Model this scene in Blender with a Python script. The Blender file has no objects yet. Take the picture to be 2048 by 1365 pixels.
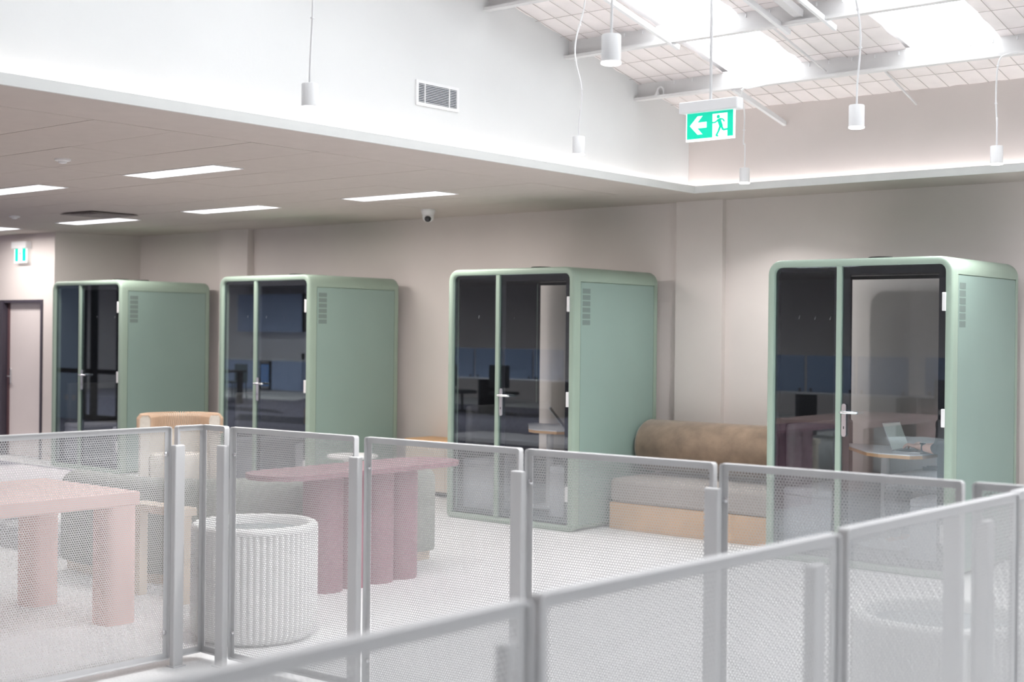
import bpy, bmesh, math, random
from mathutils import Vector, Matrix
random.seed(7)
S = bpy.context.scene
COL = S.collection
PI = math.pi
# ------------------------------------------------------------------ camera
F_PX, YAW, HY, ROLL, EYE = 2744.9, math.radians(39.987), 666.8, math.radians(0.612), 1.643
cd = bpy.data.cameras.new('camera'); cam = bpy.data.objects.new('camera', cd); COL.objects.link(cam)
cd.sensor_width = 36.0; cd.lens = F_PX / 2048 * 36.0
cd.clip_start = 0.05; cd.clip_end = 200
cam.matrix_world = (Matrix.Translation((0, 0, EYE)) @ Matrix.Rotation(YAW, 4, 'Z')
                    @ Matrix.Rotation(PI / 2, 4, 'X') @ Matrix.Rotation(ROLL, 4, 'Z'))
# horizon row HY on the axis column -> lens shift (as the photo's corrected verticals imply)
cd.shift_y = (HY - 682.5) / 2048.0
cd.dof.use_dof = True; cd.dof.focus_distance = 8.4; cd.dof.aperture_fstop = 2.3
S.camera = cam

# ------------------------------------------------------------------ look, world
S.view_settings.view_transform = 'Standard'; S.view_settings.look = 'None'
S.view_settings.exposure = 0.0; S.view_settings.gamma = 1.0; S.view_settings.use_curve_mapping = False
w = bpy.data.worlds.new('world'); S.world = w; w.use_nodes = True
w.node_tree.nodes['Background'].inputs[0].default_value = (0.85, 0.93, 1.0, 1)
w.node_tree.nodes['Background'].inputs[1].default_value = 1.0
K_SKY, K_TROFFER, K_COVE, K_PEND = 4.4, 2.0, 14.0, 6.0
W_TROFFER, W_PEND, SPREAD = 30.0, 12.0, math.radians(175)   # every troffer alike, every pendant alike

def ray(x, y):
    dx, dy = x - 1024, y - HY
    ca, sa = math.cos(ROLL), math.sin(ROLL)
    a, b = dx * ca + dy * sa, dx * sa - dy * ca
    c, s = math.cos(YAW), math.sin(YAW)
    return Vector((a / F_PX * c - s, a / F_PX * s + c, b / F_PX))
def on_y(x, y, Y): v = ray(x, y); return Vector((0, 0, EYE)) + v * (Y / v.y)
def on_x(x, y, X): v = ray(x, y); return Vector((0, 0, EYE)) + v * (X / v.x)
def on_z(x, y, Z): v = ray(x, y); return Vector((0, 0, EYE)) + v * ((Z - EYE) / v.z)

# ------------------------------------------------------------------ materials
MATS = {}
def mat(name, col, rough=0.6, metal=0.0, var=0.0, scale=6.0, bump=0.0, bscale=60.0, spec=0.5, emit=None, estr=0.0, sheen=0.0):
    m = bpy.data.materials.new(name); m.use_nodes = True; nt = m.node_tree; b = nt.nodes['Principled BSDF']
    b.inputs['Base Color'].default_value = (*col, 1); b.inputs['Roughness'].default_value = rough
    b.inputs['Metallic'].default_value = metal; b.inputs['Specular IOR Level'].default_value = spec
    if sheen: b.inputs['Sheen Weight'].default_value = sheen
    tc = nt.nodes.new('ShaderNodeTexCoord')
    if var:
        n = nt.nodes.new('ShaderNodeTexNoise'); n.inputs['Scale'].default_value = scale; n.inputs['Detail'].default_value = 5
        nt.links.new(tc.outputs['Object'], n.inputs['Vector'])
        r = nt.nodes.new('ShaderNodeValToRGB'); nt.links.new(n.outputs['Fac'], r.inputs['Fac'])
        r.color_ramp.elements[0].position = 0.3; r.color_ramp.elements[1].position = 0.7
        r.color_ramp.elements[0].color = (*[max(0, c * (1 - var)) for c in col], 1)
        r.color_ramp.elements[1].color = (*[min(1, c * (1 + var)) for c in col], 1)
        nt.links.new(r.outputs['Color'], b.inputs['Base Color'])
    if bump:
        n2 = nt.nodes.new('ShaderNodeTexNoise'); n2.inputs['Scale'].default_value = bscale; n2.inputs['Detail'].default_value = 3
        nt.links.new(tc.outputs['Object'], n2.inputs['Vector'])
        bp = nt.nodes.new('ShaderNodeBump'); bp.inputs['Strength'].default_value = bump; bp.inputs['Distance'].default_value = 0.01
        nt.links.new(n2.outputs['Fac'], bp.inputs['Height']); nt.links.new(bp.outputs['Normal'], b.inputs['Normal'])
    if emit:
        b.inputs['Emission Color'].default_value = (*emit, 1); b.inputs['Emission Strength'].default_value = estr
    MATS[name] = m; return m
def glass_mat(name, tint, ior, gloss):
    m = bpy.data.materials.new(name); m.use_nodes = True; nt = m.node_tree; nt.nodes.clear()
    o = nt.nodes.new('ShaderNodeOutputMaterial'); mx = nt.nodes.new('ShaderNodeMixShader')
    t = nt.nodes.new('ShaderNodeBsdfTransparent'); t.inputs[0].default_value = (*tint, 1)
    g = nt.nodes.new('ShaderNodeBsdfGlossy'); g.inputs['Roughness'].default_value = 0.0; g.inputs[0].default_value = (*gloss, 1)
    # the pane is a plain unrefracted slab, so both of its faces reflect as air-to-glass (no total internal reflection)
    f = nt.nodes.new('ShaderNodeFresnel'); ge = nt.nodes.new('ShaderNodeNewGeometry'); mr = nt.nodes.new('ShaderNodeMapRange')
    mr.inputs['To Min'].default_value = ior; mr.inputs['To Max'].default_value = 1.0 / ior
    nt.links.new(ge.outputs['Backfacing'], mr.inputs['Value']); nt.links.new(mr.outputs['Result'], f.inputs[0])
    nt.links.new(f.outputs[0], mx.inputs[0]); nt.links.new(t.outputs[0], mx.inputs[1]); nt.links.new(g.outputs[0], mx.inputs[2])
    nt.links.new(mx.outputs[0], o.inputs[0]); MATS[name] = m; return m
M = MATS
mat('wall_beige', (0.78, 0.715, 0.69), 0.85, var=0.02, scale=2, bump=0.05)
mat('wall_white', (0.80, 0.81, 0.81), 0.85, var=0.015, scale=2, bump=0.05)
mat('trim_grey', (0.70, 0.71, 0.70), 0.7, var=0.02)
mat('ceiling_tile', (0.57, 0.515, 0.48), 0.9, var=0.02, scale=8, bump=0.1, bscale=120)
mat('diffuser_taupe', (0.30, 0.27, 0.26), 0.9)
mat('carpet', (0.88, 0.88, 0.885), 0.95, var=0.06, scale=90, bump=0.5, bscale=250)
mat('insulation', (0.92, 0.86, 0.85), 0.6, var=0.04, scale=5, bump=0.25, bscale=9)
mat('wire', (0.55, 0.50, 0.48), 0.6)
mat('steel_white', (0.74, 0.73, 0.73), 0.45, var=0.03)
mat('white_paint', (0.86, 0.86, 0.87), 0.4, var=0.01)
mat('white_plastic', (0.85, 0.85, 0.86), 0.35)
mat('mesh_white', (0.69, 0.69, 0.695), 0.45)
mat('post_grey', (0.70, 0.70, 0.71), 0.45)
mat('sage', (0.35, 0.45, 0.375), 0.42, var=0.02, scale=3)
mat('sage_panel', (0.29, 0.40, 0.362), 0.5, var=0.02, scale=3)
mat('sage_vent', (0.20, 0.26, 0.24), 0.7)
mat('black_enamel', (0.012, 0.013, 0.018), 0.25)
mat('black_plastic', (0.02, 0.02, 0.022), 0.5)
mat('felt_dark', (0.022, 0.022, 0.025), 0.95, var=0.15, scale=40)
mat('bench_grey', (0.50, 0.50, 0.53), 0.9, var=0.05, scale=30)
mat('backrest_grey', (0.10, 0.10, 0.10), 0.95, var=0.1, scale=30)
mat('chrome', (0.80, 0.80, 0.82), 0.25, metal=0.9)
mat('alu', (0.66, 0.68, 0.70), 0.35, metal=0.8)
mat('oak', (0.74, 0.46, 0.24), 0.5, var=0.12, scale=5)
mat('oak_pale', (0.78, 0.66, 0.54), 0.55, var=0.08, scale=5)
mat('pink_paint', (0.88, 0.58, 0.53), 0.55, var=0.02)
mat('mauve_paint', (0.36, 0.17, 0.21), 0.5, var=0.02)
mat('lilac_pale', (0.66, 0.62, 0.66), 0.6, var=0.02)
mat('sage_fabric', (0.36, 0.38, 0.34), 0.95, var=0.1, scale=50, bump=0.2, bscale=200, sheen=0.2)
mat('velvet_brown', (0.27, 0.19, 0.135), 0.9, var=0.22, scale=9, bump=0.15, bscale=40, sheen=0.4)
mat('seat_taupe', (0.42, 0.37, 0.34), 0.95, var=0.08, scale=30)
mat('cream_fabric', (0.74, 0.70, 0.64), 0.95, var=0.05, scale=40, bump=0.2, bscale=150)
mat('tan_weave', (0.68, 0.50, 0.37), 0.9)
mat('soil_grey', (0.30, 0.33, 0.34), 0.9, var=0.1, scale=20)
mat('planter_white', (0.86, 0.86, 0.85), 0.5, var=0.01)
mat('door_cream', (0.80, 0.73, 0.72), 0.5, var=0.02, scale=3)
mat('door_frame', (0.06, 0.05, 0.07), 0.4)
mat('door_plum', (0.16, 0.09, 0.10), 0.5)
mat('sign_green', (0.0, 0.56, 0.36), 0.4, emit=(0.0, 0.8, 0.52), estr=0.55)
mat('sign_white', (0.9, 0.9, 0.9), 0.4, emit=(0.95, 1.0, 0.97), estr=0.7)
mat('grille_dark', (0.05, 0.06, 0.09), 0.7)
mat('lens_black', (0.01, 0.01, 0.012), 0.1)
mat('skylight', (0.9, 0.9, 0.9), 0.5, emit=(0.93, 0.97, 1.0), estr=K_SKY)
mat('troffer', (0.9, 0.9, 0.9), 0.5, emit=(0.97, 0.96, 1.0), estr=K_TROFFER)
mat('cove_led', (0.9, 0.9, 0.9), 0.5, emit=(1.0, 0.97, 0.96), estr=K_COVE)
mat('pendant_led', (0.9, 0.9, 0.9), 0.5, emit=(1.0, 0.98, 0.97), estr=K_PEND)
mat('skin', (0.72, 0.45, 0.36), 0.5, var=0.04, scale=30)
mat('knit_dark', (0.03, 0.03, 0.035), 0.95, bump=0.3, bscale=120)
mat('trouser_grey', (0.36, 0.36, 0.38), 0.9)
mat('hair_brown', (0.07, 0.045, 0.03), 0.6, var=0.2, scale=40)
mat('keys_dark', (0.03, 0.03, 0.035), 0.5)
mat('screen_dark', (0.02, 0.02, 0.03), 0.15)
mat('screen_on', (0.30, 0.34, 0.33), 0.3, emit=(0.62, 0.72, 0.69), estr=0.28)
mat('kitchen_blue', (0.46, 0.56, 0.78), 0.5, var=0.03, scale=4)
mat('kitchen_white', (0.84, 0.84, 0.86), 0.4)
mat('splash', (0.90, 0.88, 0.90), 0.4, var=0.02)
mat('fridge_glass', (0.10, 0.16, 0.28), 0.2, emit=(0.25, 0.45, 0.9), estr=0.5)
mat('chair_teal', (0.16, 0.20, 0.22), 0.6)
mat('table_dark', (0.06, 0.055, 0.06), 0.6)
mat('screen_blue', (0.26, 0.33, 0.48), 0.95, var=0.05, scale=30)
mat('desk_white', (0.80, 0.78, 0.80), 0.4)
mat('chair_black', (0.025, 0.025, 0.03), 0.8)
mat('shelf_wood', (0.34, 0.25, 0.22), 0.6)
mat('partition_blue', (0.55, 0.68, 0.84), 0.7, var=0.03, scale=3)
mat('rug_purple', (0.21, 0.20, 0.26), 0.95, var=0.1, scale=30)
mat('rug_dark', (0.06, 0.06, 0.09), 0.95)
glass_mat('glass', (0.97, 0.98, 0.985), 1.85, (0.78, 0.91, 1.0))
glass_mat('glass_rear', (0.98, 0.985, 0.985), 1.4, (0.9, 0.95, 1.0))

# ------------------------------------------------------------------ helpers
def B(): return bmesh.new()
def obj(name, bm, m, parent=None, smooth=False, loc=None, auto=None):
    me = bpy.data.meshes.new(name)
    bmesh.ops.recalc_face_normals(bm, faces=bm.faces[:]); bm.to_mesh(me); bm.free()
    if smooth:
        me.polygons.foreach_set('use_smooth', [True] * len(me.polygons))
        if auto: me.set_sharp_from_angle(angle=math.radians(auto))
    o = bpy.data.objects.new(name, me); COL.objects.link(o)
    for mm in (m if isinstance(m, (list, tuple)) else [m]): me.materials.append(M[mm])
    if parent: o.parent = parent
    if loc is not None: o.location = loc
    return o
def tag(o, label, cat, group=None):
    o['label'] = label; o['category'] = cat
    if group: o['group'] = group
    return o
def thing(name, label, cat, loc=(0, 0, 0), rz=0.0, group=None):
    o = bpy.data.objects.new(name, None); o.empty_display_size = 0.1; COL.objects.link(o)
    o.location = loc; o.rotation_euler = (0, 0, rz); return tag(o, label, cat, group)
def struct(name, bm, m, parent=None, **k):
    o = obj(name, bm, m, parent, **k)
    if not parent: o['kind'] = 'structure'
    return o
def copy_tree(o, parent=None):
    c = o.copy(); COL.objects.link(c); c.parent = parent
    for ch in list(o.children): copy_tree(ch, c)
    return c
def box(bm, x0, x1, y0, y1, z0, z1, bev=0.0, seg=2, mtx=None):
    r = bmesh.ops.create_cube(bm, size=1.0)
    vs = r['verts']
    for v in vs: v.co = Vector(((x0 + x1) / 2 + v.co.x * (x1 - x0), (y0 + y1) / 2 + v.co.y * (y1 - y0), (z0 + z1) / 2 + v.co.z * (z1 - z0)))
    if bev:
        es = list({e for v in vs for e in v.link_edges})
        g = bmesh.ops.bevel(bm, geom=es, offset=bev, segments=seg, profile=0.5, affect='EDGES')
        vs = g['verts'] if not mtx else list({v for f in g['faces'] for v in f.verts})
    if mtx:
        for v in vs: v.co = mtx @ v.co
    return bm
def bxo(name, x0, x1, y0, y1, z0, z1, m, parent=None, bev=0.0, seg=2):
    return obj(name, box(B(), x0, x1, y0, y1, z0, z1, bev, seg), m, parent, smooth=bev > 0.015, auto=40)
def loft(bm, rings, cap=True, closed=False):
    L = [[bm.verts.new(p) for p in r] for r in rings]
    n = len(L[0])
    rng = range(len(L)) if closed else range(len(L) - 1)
    for i in rng:
        a, b = L[i], L[(i + 1) % len(L)]
        for k in range(n):
            bm.faces.new((a[k], a[(k + 1) % n], b[(k + 1) % n], b[k]))
    if cap and not closed: bm.faces.new(L[0][::-1]); bm.faces.new(L[-1])
    return bm
def lathe(bm, prof, n=32, c=(0, 0), cap=True):
    rings = [[(c[0] + r * math.cos(2 * PI * k / n), c[1] + r * math.sin(2 * PI * k / n), z) for k in range(n)] for r, z in prof]
    return loft(bm, rings, cap)
def cyl(bm, x, y, z0, z1, r, n=20): return lathe(bm, [(r, z0), (r, z1)], n, (x, y))
def tube(bm, pts, r, n=8, cap=True):
    pts = [Vector(p) for p in pts]; rings = []; up = None
    for i, p in enumerate(pts):
        d = (pts[min(i + 1, len(pts) - 1)] - pts[max(i - 1, 0)]).normalized()
        if up is None: up = d.orthogonal().normalized()
        up = (up - d * up.dot(d)).normalized(); s = d.cross(up)
        rr = r[i] if isinstance(r, (list, tuple)) else r
        rings.append([p + (up * math.cos(2 * PI * k / n) + s * math.sin(2 * PI * k / n)) * rr for k in range(n)])
    return loft(bm, rings, cap)
def prism(bm, pts, z0, z1):
    return loft(bm, [[(x, y, z0) for x, y in pts], [(x, y, z1) for x, y in pts]])
def bar(bm, a, b, w, h):
    a, b = Vector(a), Vector(b); d = (b - a); L = d.length
    m = Matrix.Translation((a + b) / 2) @ d.to_track_quat('X', 'Z').to_matrix().to_4x4()
    return box(bm, -L / 2, L / 2, -w / 2, w / 2, -h / 2, h / 2, mtx=m)
def grid_wall(bm, pts):
    bm.faces.new([bm.verts.new(p) for p in pts]); return bm
def catmull(P, n):
    P = [Vector(p) for p in P]; out = []
    for i in range(len(P) - 1):
        p0, p1, p2, p3 = P[max(i - 1, 0)], P[i], P[i + 1], P[min(i + 2, len(P) - 1)]
        for k in range(n):
            t = k / n
            out.append(0.5 * ((2 * p1) + (p2 - p0) * t + (2 * p0 - 5 * p1 + 4 * p2 - p3) * t * t + (3 * p1 - p0 - 3 * p2 + p3) * t ** 3))
    out.append(P[-1]); return out

# ------------------------------------------------------------------ the setting
CZ = 2.83           # low ceiling
XB, YB = -6.19, 9.73  # bulkhead edge
XU, YU = -6.35, 9.88  # upper walls
X0, X1, Y0, YW = -33.0, 6.0, -8.0, 10.4
def roof_z(y): return 4.023 - 0.207 * (y - 7.465)
struct('floor', box(B(), X0, X1, Y0, YW + 0.1, -0.1, 0.0), 'carpet')
# back wall, left return, corridor wall with the door opening
struct('wall_back', box(B(), -14.95, X1, YW, YW + 0.1, 0, CZ + 0.01), 'wall_beige')
struct('wall_left', prism(B(), [(-15.24, 9.36), (-14.95, 10.42), (-15.05, 10.5), (-15.34, 9.46)], 0, CZ + 0.01), 'wall_beige')
bm = B(); box(bm, -15.5, -15.24, 9.36, 9.46, 0, CZ + 0.01); box(bm, -16.48, -15.5, 9.36, 9.46, 2.0, CZ + 0.01); box(bm, X0, -16.48, 9.36, 9.46, 0, CZ + 0.01)
struct('wall_corridor', bm, 'wall_beige')
struct('wall_far', box(B(), X0 - 0.1, X0, Y0, 9.46, 0, CZ + 0.01), 'wall_beige')
struct('wall_rear', box(B(), X0, X1, Y0 - 0.1, Y0, 0, 8.4), 'wall_beige')
struct('wall_right', box(B(), X1, X1 + 0.1, Y0, YW, 0, 8.4), 'wall_white')
d = B(); box(d, -16.48, -16.40, 9.33, 9.50, 0, 2.0); box(d, -15.53, -15.49, 9.345, 9.50, 0, 2.0); box(d, -16.40, -15.53, 9.345, 9.50, 1.965, 2.0)
dr = struct('door_1', d, 'door_frame')
obj('door_leaf', box(B(), -16.40, -15.53, 9.42, 9.47, 0.01, 1.965), 'door_cream', dr)
obj('door_stile', box(B(), -16.40, -16.36, 9.405, 9.47, 0.01, 1.965), 'door_plum', dr)
dh = obj('door_handle', box(B(), -16.345, -16.31, 9.40, 9.42, 0.92, 1.12, 0.008), 'chrome', dr)
obj('lever', tube(B(), [(-16.33, 9.41, 1.02), (-16.33, 9.37, 1.02), (-16.24, 9.365, 1.02)], 0.009), 'chrome', dh)
# pilasters on the back wall
struct('trim_1', box(B(), -13.22, -12.70, YW - 0.09, YW, 0, CZ), 'wall_beige')
struct('trim_2', box(B(), -6.77, -6.29, YW - 0.06, YW, 0, CZ), 'wall_beige')
# low ceiling slab (joint backing) with tiles, plasterboard margins
ceil = struct('ceiling', box(B(), X0, XU - 0.0, Y0, YW + 0.1, CZ + 0.012, CZ + 0.06), 'ceiling_tile')
TX, TY, tx0, ty0 = 1.14, 0.567, -6.83, 9.535
bm = B(); box(bm, tx0 + 0.004, XB - 0.01, Y0, YB - 0.0, CZ, CZ + 0.012)
obj('margin', bm, 'ceiling_tile', ceil)
obj('margin', box(B(), X0, tx0 + 0.004, ty0 + 0.004, YW + 0.05, CZ, CZ + 0.012), 'ceiling_tile', ceil)
obj('margin', box(B(), tx0 + 0.004, X1, YB + 0.008, YW + 0.05, CZ, CZ + 0.012), 'ceiling_tile', ceil)
tile_me = None
for i in range(9):
    for j in range(12):
        if tile_me is None:
            t = obj('ceiling_panel', box(B(), 0.003, TX - 0.003, 0.003, TY - 0.003, 0, 0.014), 'ceiling_tile', ceil); tile_me = t.data
        else:
            t = bpy.data.objects.new('ceiling_panel', tile_me); COL.objects.link(t); t.parent = ceil
        t.location = (tx0 - (i + 1) * TX, ty0 - (j + 1) * TY, CZ + random.uniform(-0.0006, 0.0006))
bm = B(); box(bm, X0, tx0 - 9 * TX, Y0, ty0, CZ, CZ + 0.012); box(bm, tx0 - 9 * TX, tx0, Y0, ty0 - 12 * TY, CZ, CZ + 0.012)
obj('far_panels', bm, 'ceiling_tile', ceil)
# bulkhead fascia with the cove ledge
bm = B(); box(bm, XB - 0.02, XB + 0.0, Y0, YB + 0.0, CZ - 0.004, 2.885); box(bm, XB - 0.02, X1, YB, YB + 0.02, CZ - 0.004, 2.885)
struct('trim_3', bm, 'trim_grey')
struct('trim_4', box(B(), XU, X1, YB + 0.02, YU, CZ + 0.012, CZ + 0.02), 'wall_white')
# upper walls of the hall
bm = B(); prof = [(Y0, CZ + 0.02), (YU + 0.1, CZ + 0.02), (YU + 0.1, roof_z(YU + 0.1) + 0.1), (Y0, roof_z(Y0) + 0.1)]
loft(bm, [[(XU, y, z) for y, z in prof], [(XU - 0.1, y, z) for y, z in prof]])
struct('wall_upper_left', bm, 'wall_white')
struct('wall_upper_back', box(B(), XU, X1, YU, YU + 0.1, CZ + 0.015, 3.62), 'wall_beige')
# LED strips lying in the cove
tag(bxo('cove_light', XU + 0.035, XU + 0.05, Y0 + 0.5, YU - 0.03, CZ + 0.022, CZ + 0.028, 'cove_led'), 'hidden white LED strip glowing up the white side wall of the hall', 'led strip')
tag(bxo('cove_light', XU + 0.06, X1 - 0.3, YU - 0.05, YU - 0.035, CZ + 0.022, CZ + 0.028, 'cove_led'), 'hidden white LED strip glowing up the beige end wall of the hall', 'led strip')
# roof: bays of insulation between skylight strips
bays = []
k = 0
SKX = [(-5.55 + 1.475 * i, -4.89 + 1.475 * i) for i in range(7)]
PUR = [9.12 - 0.92 * i for i in range(23)]
roof = None
bm = B()
def roof_patch(bm, x0, x1, y0, y1, step=0.15):
    nx, ny = max(1, round((x1 - x0) / step)), max(1, round((y1 - y0) / step))
    V = [[bm.verts.new((x0 + (x1 - x0) * i / nx, y0 + (y1 - y0) * j / ny,
          roof_z(y0 + (y1 - y0) * j / ny) - (0.012 * math.sin(PI * ((y0 + (y1 - y0) * j / ny) % 0.3) / 0.3) + random.uniform(0, 0.010)))) for j in range(ny + 1)] for i in range(nx + 1)]
    for i in range(nx):
        for j in range(ny): bm.faces.new((V[i][j], V[i + 1][j], V[i + 1][j + 1], V[i][j + 1]))
SKY_TOP = 9.22; SK0 = 2.6
roof_patch(bm, XU, X1, SKY_TOP, YU + 0.05, 0.075)
prev = XU
for a, b_ in SKX:
    roof_patch(bm, prev, a, 5.4, SKY_TOP, 0.1); prev = b_
    roof_patch(bm, a, b_, Y0, SK0, 0.5)
prev = XU
for a, b_ in SKX + [(X1, X1)]:
    roof_patch(bm, prev, a, Y0, 5.4, 0.5); prev = b_
roof = struct('ceiling_roof', bm, 'insulation', smooth=True)
struct('trim_5', loft(B(), [[(XU - 0.1, Y0, roof_z(Y0) + 0.06), (X1, Y0, roof_z(Y0) + 0.06), (X1, YU + 0.1, roof_z(YU) + 0.06), (XU - 0.1, YU + 0.1, roof_z(YU) + 0.06)],
       [(XU - 0.1, Y0, roof_z(Y0) + 0.1), (X1, Y0, roof_z(Y0) + 0.1), (X1, YU + 0.1, roof_z(YU) + 0.1), (XU - 0.1, YU + 0.1, roof_z(YU) + 0.1)]]), 'steel_white')
n = 1
for a, b_ in SKX:
    bm = B()
    loft(bm, [[(a, SK0, roof_z(SK0) + 0.02), (b_, SK0, roof_z(SK0) + 0.02), (b_, SKY_TOP, roof_z(SKY_TOP) + 0.02), (a, SKY_TOP, roof_z(SKY_TOP) + 0.02)],
              [(a, SK0, roof_z(SK0) + 0.035), (b_, SK0, roof_z(SK0) + 0.035), (b_, SKY_TOP, roof_z(SKY_TOP) + 0.035), (a, SKY_TOP, roof_z(SKY_TOP) + 0.035)]])
    struct(('window_%d' if n < 3 else 'window_%d_offscreen') % n, bm, 'skylight'); n += 1
# insulation support wire
bm = B(); x = XU + 0.03
def in_sky(x): return any(a - 0.01 < x < b_ + 0.01 for a, b_ in SKX)
while x < 1.5:
    y1 = 9.86
    for (ya, yb) in ([(6.2, SKY_TOP)] if not in_sky(x) else []) + [(SKY_TOP, 9.86)]:
        bar(bm, (x, ya, roof_z(ya) - 0.022), (x, yb, roof_z(yb) - 0.022), 0.003, 0.003)
    x += 0.15
y = 6.3
while y < 9.86:
    prev = XU
    for a, b_ in SKX[:5] + [(1.5, 1.5)]:
        if y > SKY_TOP:
            continue
        bar(bm, (prev, y, roof_z(y) - 0.024), (a, y, roof_z(y) - 0.024), 0.003, 0.003); prev = b_
    if y > SKY_TOP: bar(bm, (XU, y, roof_z(y) - 0.024), (1.5, y, roof_z(y) - 0.024), 0.003, 0.003)
    y += 0.30
wr = obj('support_wire', bm, 'wire', roof); wr['kind'] = 'stuff'
# purlins: Z sections, web with top flange uphill and bottom flange downhill
def purlin(y, idx):
    zt, t, hgt, fl = roof_z(y) - 0.01, 0.006, 0.145, 0.06
    bm = B()
    box(bm, XU, X1, y, y + t, zt - hgt, zt)
    box(bm, XU, X1, y - fl + t, y, zt - hgt - 0.004, zt - hgt + t - 0.004)
    box(bm, XU, X1, y - fl, y - fl + t, zt - hgt - 0.004, zt - hgt + 0.018)
    box(bm, XU, X1, y + t, y + fl, zt - t, zt)
    o = obj('roof_purlin', bm, 'steel_white'); o['kind'] = 'structure'
    if idx < 2:
        sc = None; x = XU + 0.35
        while x < 0.0:
            if sc is None: sc = obj('screw', box(B(), -0.004, 0.004, -0.008, 0, -0.012, 0.012), 'white_paint', o); me = sc.data
            else: sc = bpy.data.objects.new('screw', me); COL.objects.link(sc); sc.parent = o
            sc.location = (x, y + 0.0005, zt - 0.03); x += 0.17 + random.uniform(-0.02, 0.02)
    return o
for i, y in enumerate(PUR[:9]): purlin(y, i)
# bridging bars parallel to the roof slope
def brace(x, ya, yb, off, wd, hh, label):
    t = tag(obj('roof_brace', bar(B(), (x, ya, roof_z(ya) + off), (x, yb, roof_z(yb) + off), wd, hh), 'white_paint'), label, 'brace'); return t
brace(-5.40, 5.6, 8.25, -0.165, 0.028, 0.035, 'white steel brace bar sloping under the skylights, nearest the white side wall')
brace(-4.53, 5.6, 8.27, -0.165, 0.028, 0.035, 'white steel brace bar sloping between two skylights beside a grey bridging channel')
t = tag(obj('bridging_channel', bar(B(), (-4.40, 5.6, roof_z(5.6) - 0.10), (-4.40, 8.17, roof_z(8.17) - 0.10), 0.06, 0.05), 'steel_white'), 'grey steel bridging channel butting against the roof purlin', 'brace')
brace(-4.21, 5.6, 8.31, -0.165, 0.022, 0.035, 'bright white steel brace bar whose cut end pokes past the purlin')
brace(-5.44, 9.08, 9.90, -0.165, 0.03, 0.035, 'short white steel brace bar running from the lower purlin into the beige wall')
for xx, ya, yb, lab in ((-4.67, 8.25, 9.08, 'thin steel sag rod between the two lower purlins'), (-4.33, 9.14, 9.89, 'thin pale rod running from the lower purlin into the beige wall'), (-4.25, 7.4, 8.17, 'thin steel sag rod above the upper purlin')):
    tag(obj('sag_rod', bar(B(), (xx, ya, roof_z(ya) - (0.10 if yb < 9.5 else 0.05)), (xx, yb, roof_z(yb) - 0.12), 0.012, 0.012), 'steel_white'), lab, 'rod')
# cable glands with conduit hooks on the lower purlin
for px, py, lab in ((1314, 190, 'grey cable gland with a hooked conduit on the lower purlin near the wall corner'), (1836, 128, 'white cable gland with a hooked conduit on the lower purlin under the wide skylight')):
    p = on_y(px, py, 9.085); zf = roof_z(9.12) - 0.155 + 0.008
    g = thing('cable_gland', lab, 'cable gland', (p.x, 9.09, zf))
    obj('cone', lathe(B(), [(0.03, 0), (0.028, 0.01), (0.014, 0.035), (0.01, 0.045)], 14), 'white_plastic', g, smooth=True, auto=40)
    obj('conduit', tube(B(), catmull([(0, 0, 0.04), (0.004, 0, 0.062), (0.028, 0, 0.078), (0.055, 0, 0.06), (0.062, 0, 0.0)], 5), 0.006, 8), 'white_plastic', g, smooth=True)

# ------------------------------------------------------------------ wall vent on the upper left wall
v = thing('air_vent', 'white louvred air vent on the white side wall above the bulkhead', 'vent', (XU, 6.756, 3.237))
bm = B(); W2, H2 = 0.21, 0.083
for a in ((-W2, W2, -H2, -H2 + 0.02), (-W2, W2, H2 - 0.02, H2), (-W2, -W2 + 0.022, -H2 + 0.02, H2 - 0.02), (W2 - 0.022, W2, -H2 + 0.02, H2 - 0.02)): box(bm, 0, 0.012, a[0], a[1], a[2], a[3])
obj('frame', bm, 'white_paint', v); obj('backing', box(B(), 0.0005, 0.003, -W2 + 0.02, W2 - 0.02, -H2 + 0.02, H2 - 0.02), 'grille_dark', v)
sl = None
for i in range(11):
    z = -H2 + 0.027 + i * 0.0112
    if sl is None: sl = obj('slat', box(B(), 0.002, 0.010, -W2 + 0.02, W2 - 0.02, -0.0017, 0.0017), 'white_paint', v); me = sl.data
    else: sl = bpy.data.objects.new('slat', me); COL.objects.link(sl); sl.parent = v
    sl.location.z = z
for yy in (-0.125, 0.115): obj('divider', box(B(), 0.002, 0.0115, yy - 0.004, yy + 0.004, -H2 + 0.02, H2 - 0.02), 'white_paint', v)

# ------------------------------------------------------------------ recessed troffer lights
def troffer(x0, x1, y0, y1, label, group, off=False):
    t = thing('ceiling_light_offscreen' if off else 'ceiling_light', label, 'ceiling light', ((x0 + x1) / 2, (y0 + y1) / 2, CZ), 0, group)
    a, b_ = (x1 - x0) / 2, (y1 - y0) / 2
    bm = B()
    for q in ((-a - 0.01, a + 0.01, -b_ - 0.01, -b_), (-a - 0.01, a + 0.01, b_, b_ + 0.01), (-a - 0.01, -a, -b_, b_), (a, a + 0.01, -b_, b_)): box(bm, *q, -0.006, 0.004)
    obj('frame', bm, 'white_paint', t); obj('diffuser', box(B(), -a, a, -b_, b_, -0.003, 0.003), 'troffer', t)
    ld = bpy.data.lights.new('lamp', 'AREA'); ld.shape = 'RECTANGLE'; ld.size = 2 * a; ld.size_y = 2 * b_; ld.energy = W_TROFFER; ld.spread = SPREAD; ld.color = (1.0, 0.945, 0.90)
    lo = bpy.data.objects.new('lamp_offscreen' if off else 'lamp', ld); COL.objects.link(lo); lo.parent = t; lo.location = (0, 0, -0.008)
    return t
G = 'troffer lights in the lounge ceiling'
troffer(-9.08, -7.985, 6.16, 6.425, 'long white troffer light above the sage sofa, closest to the bulkhead edge', G)
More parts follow.
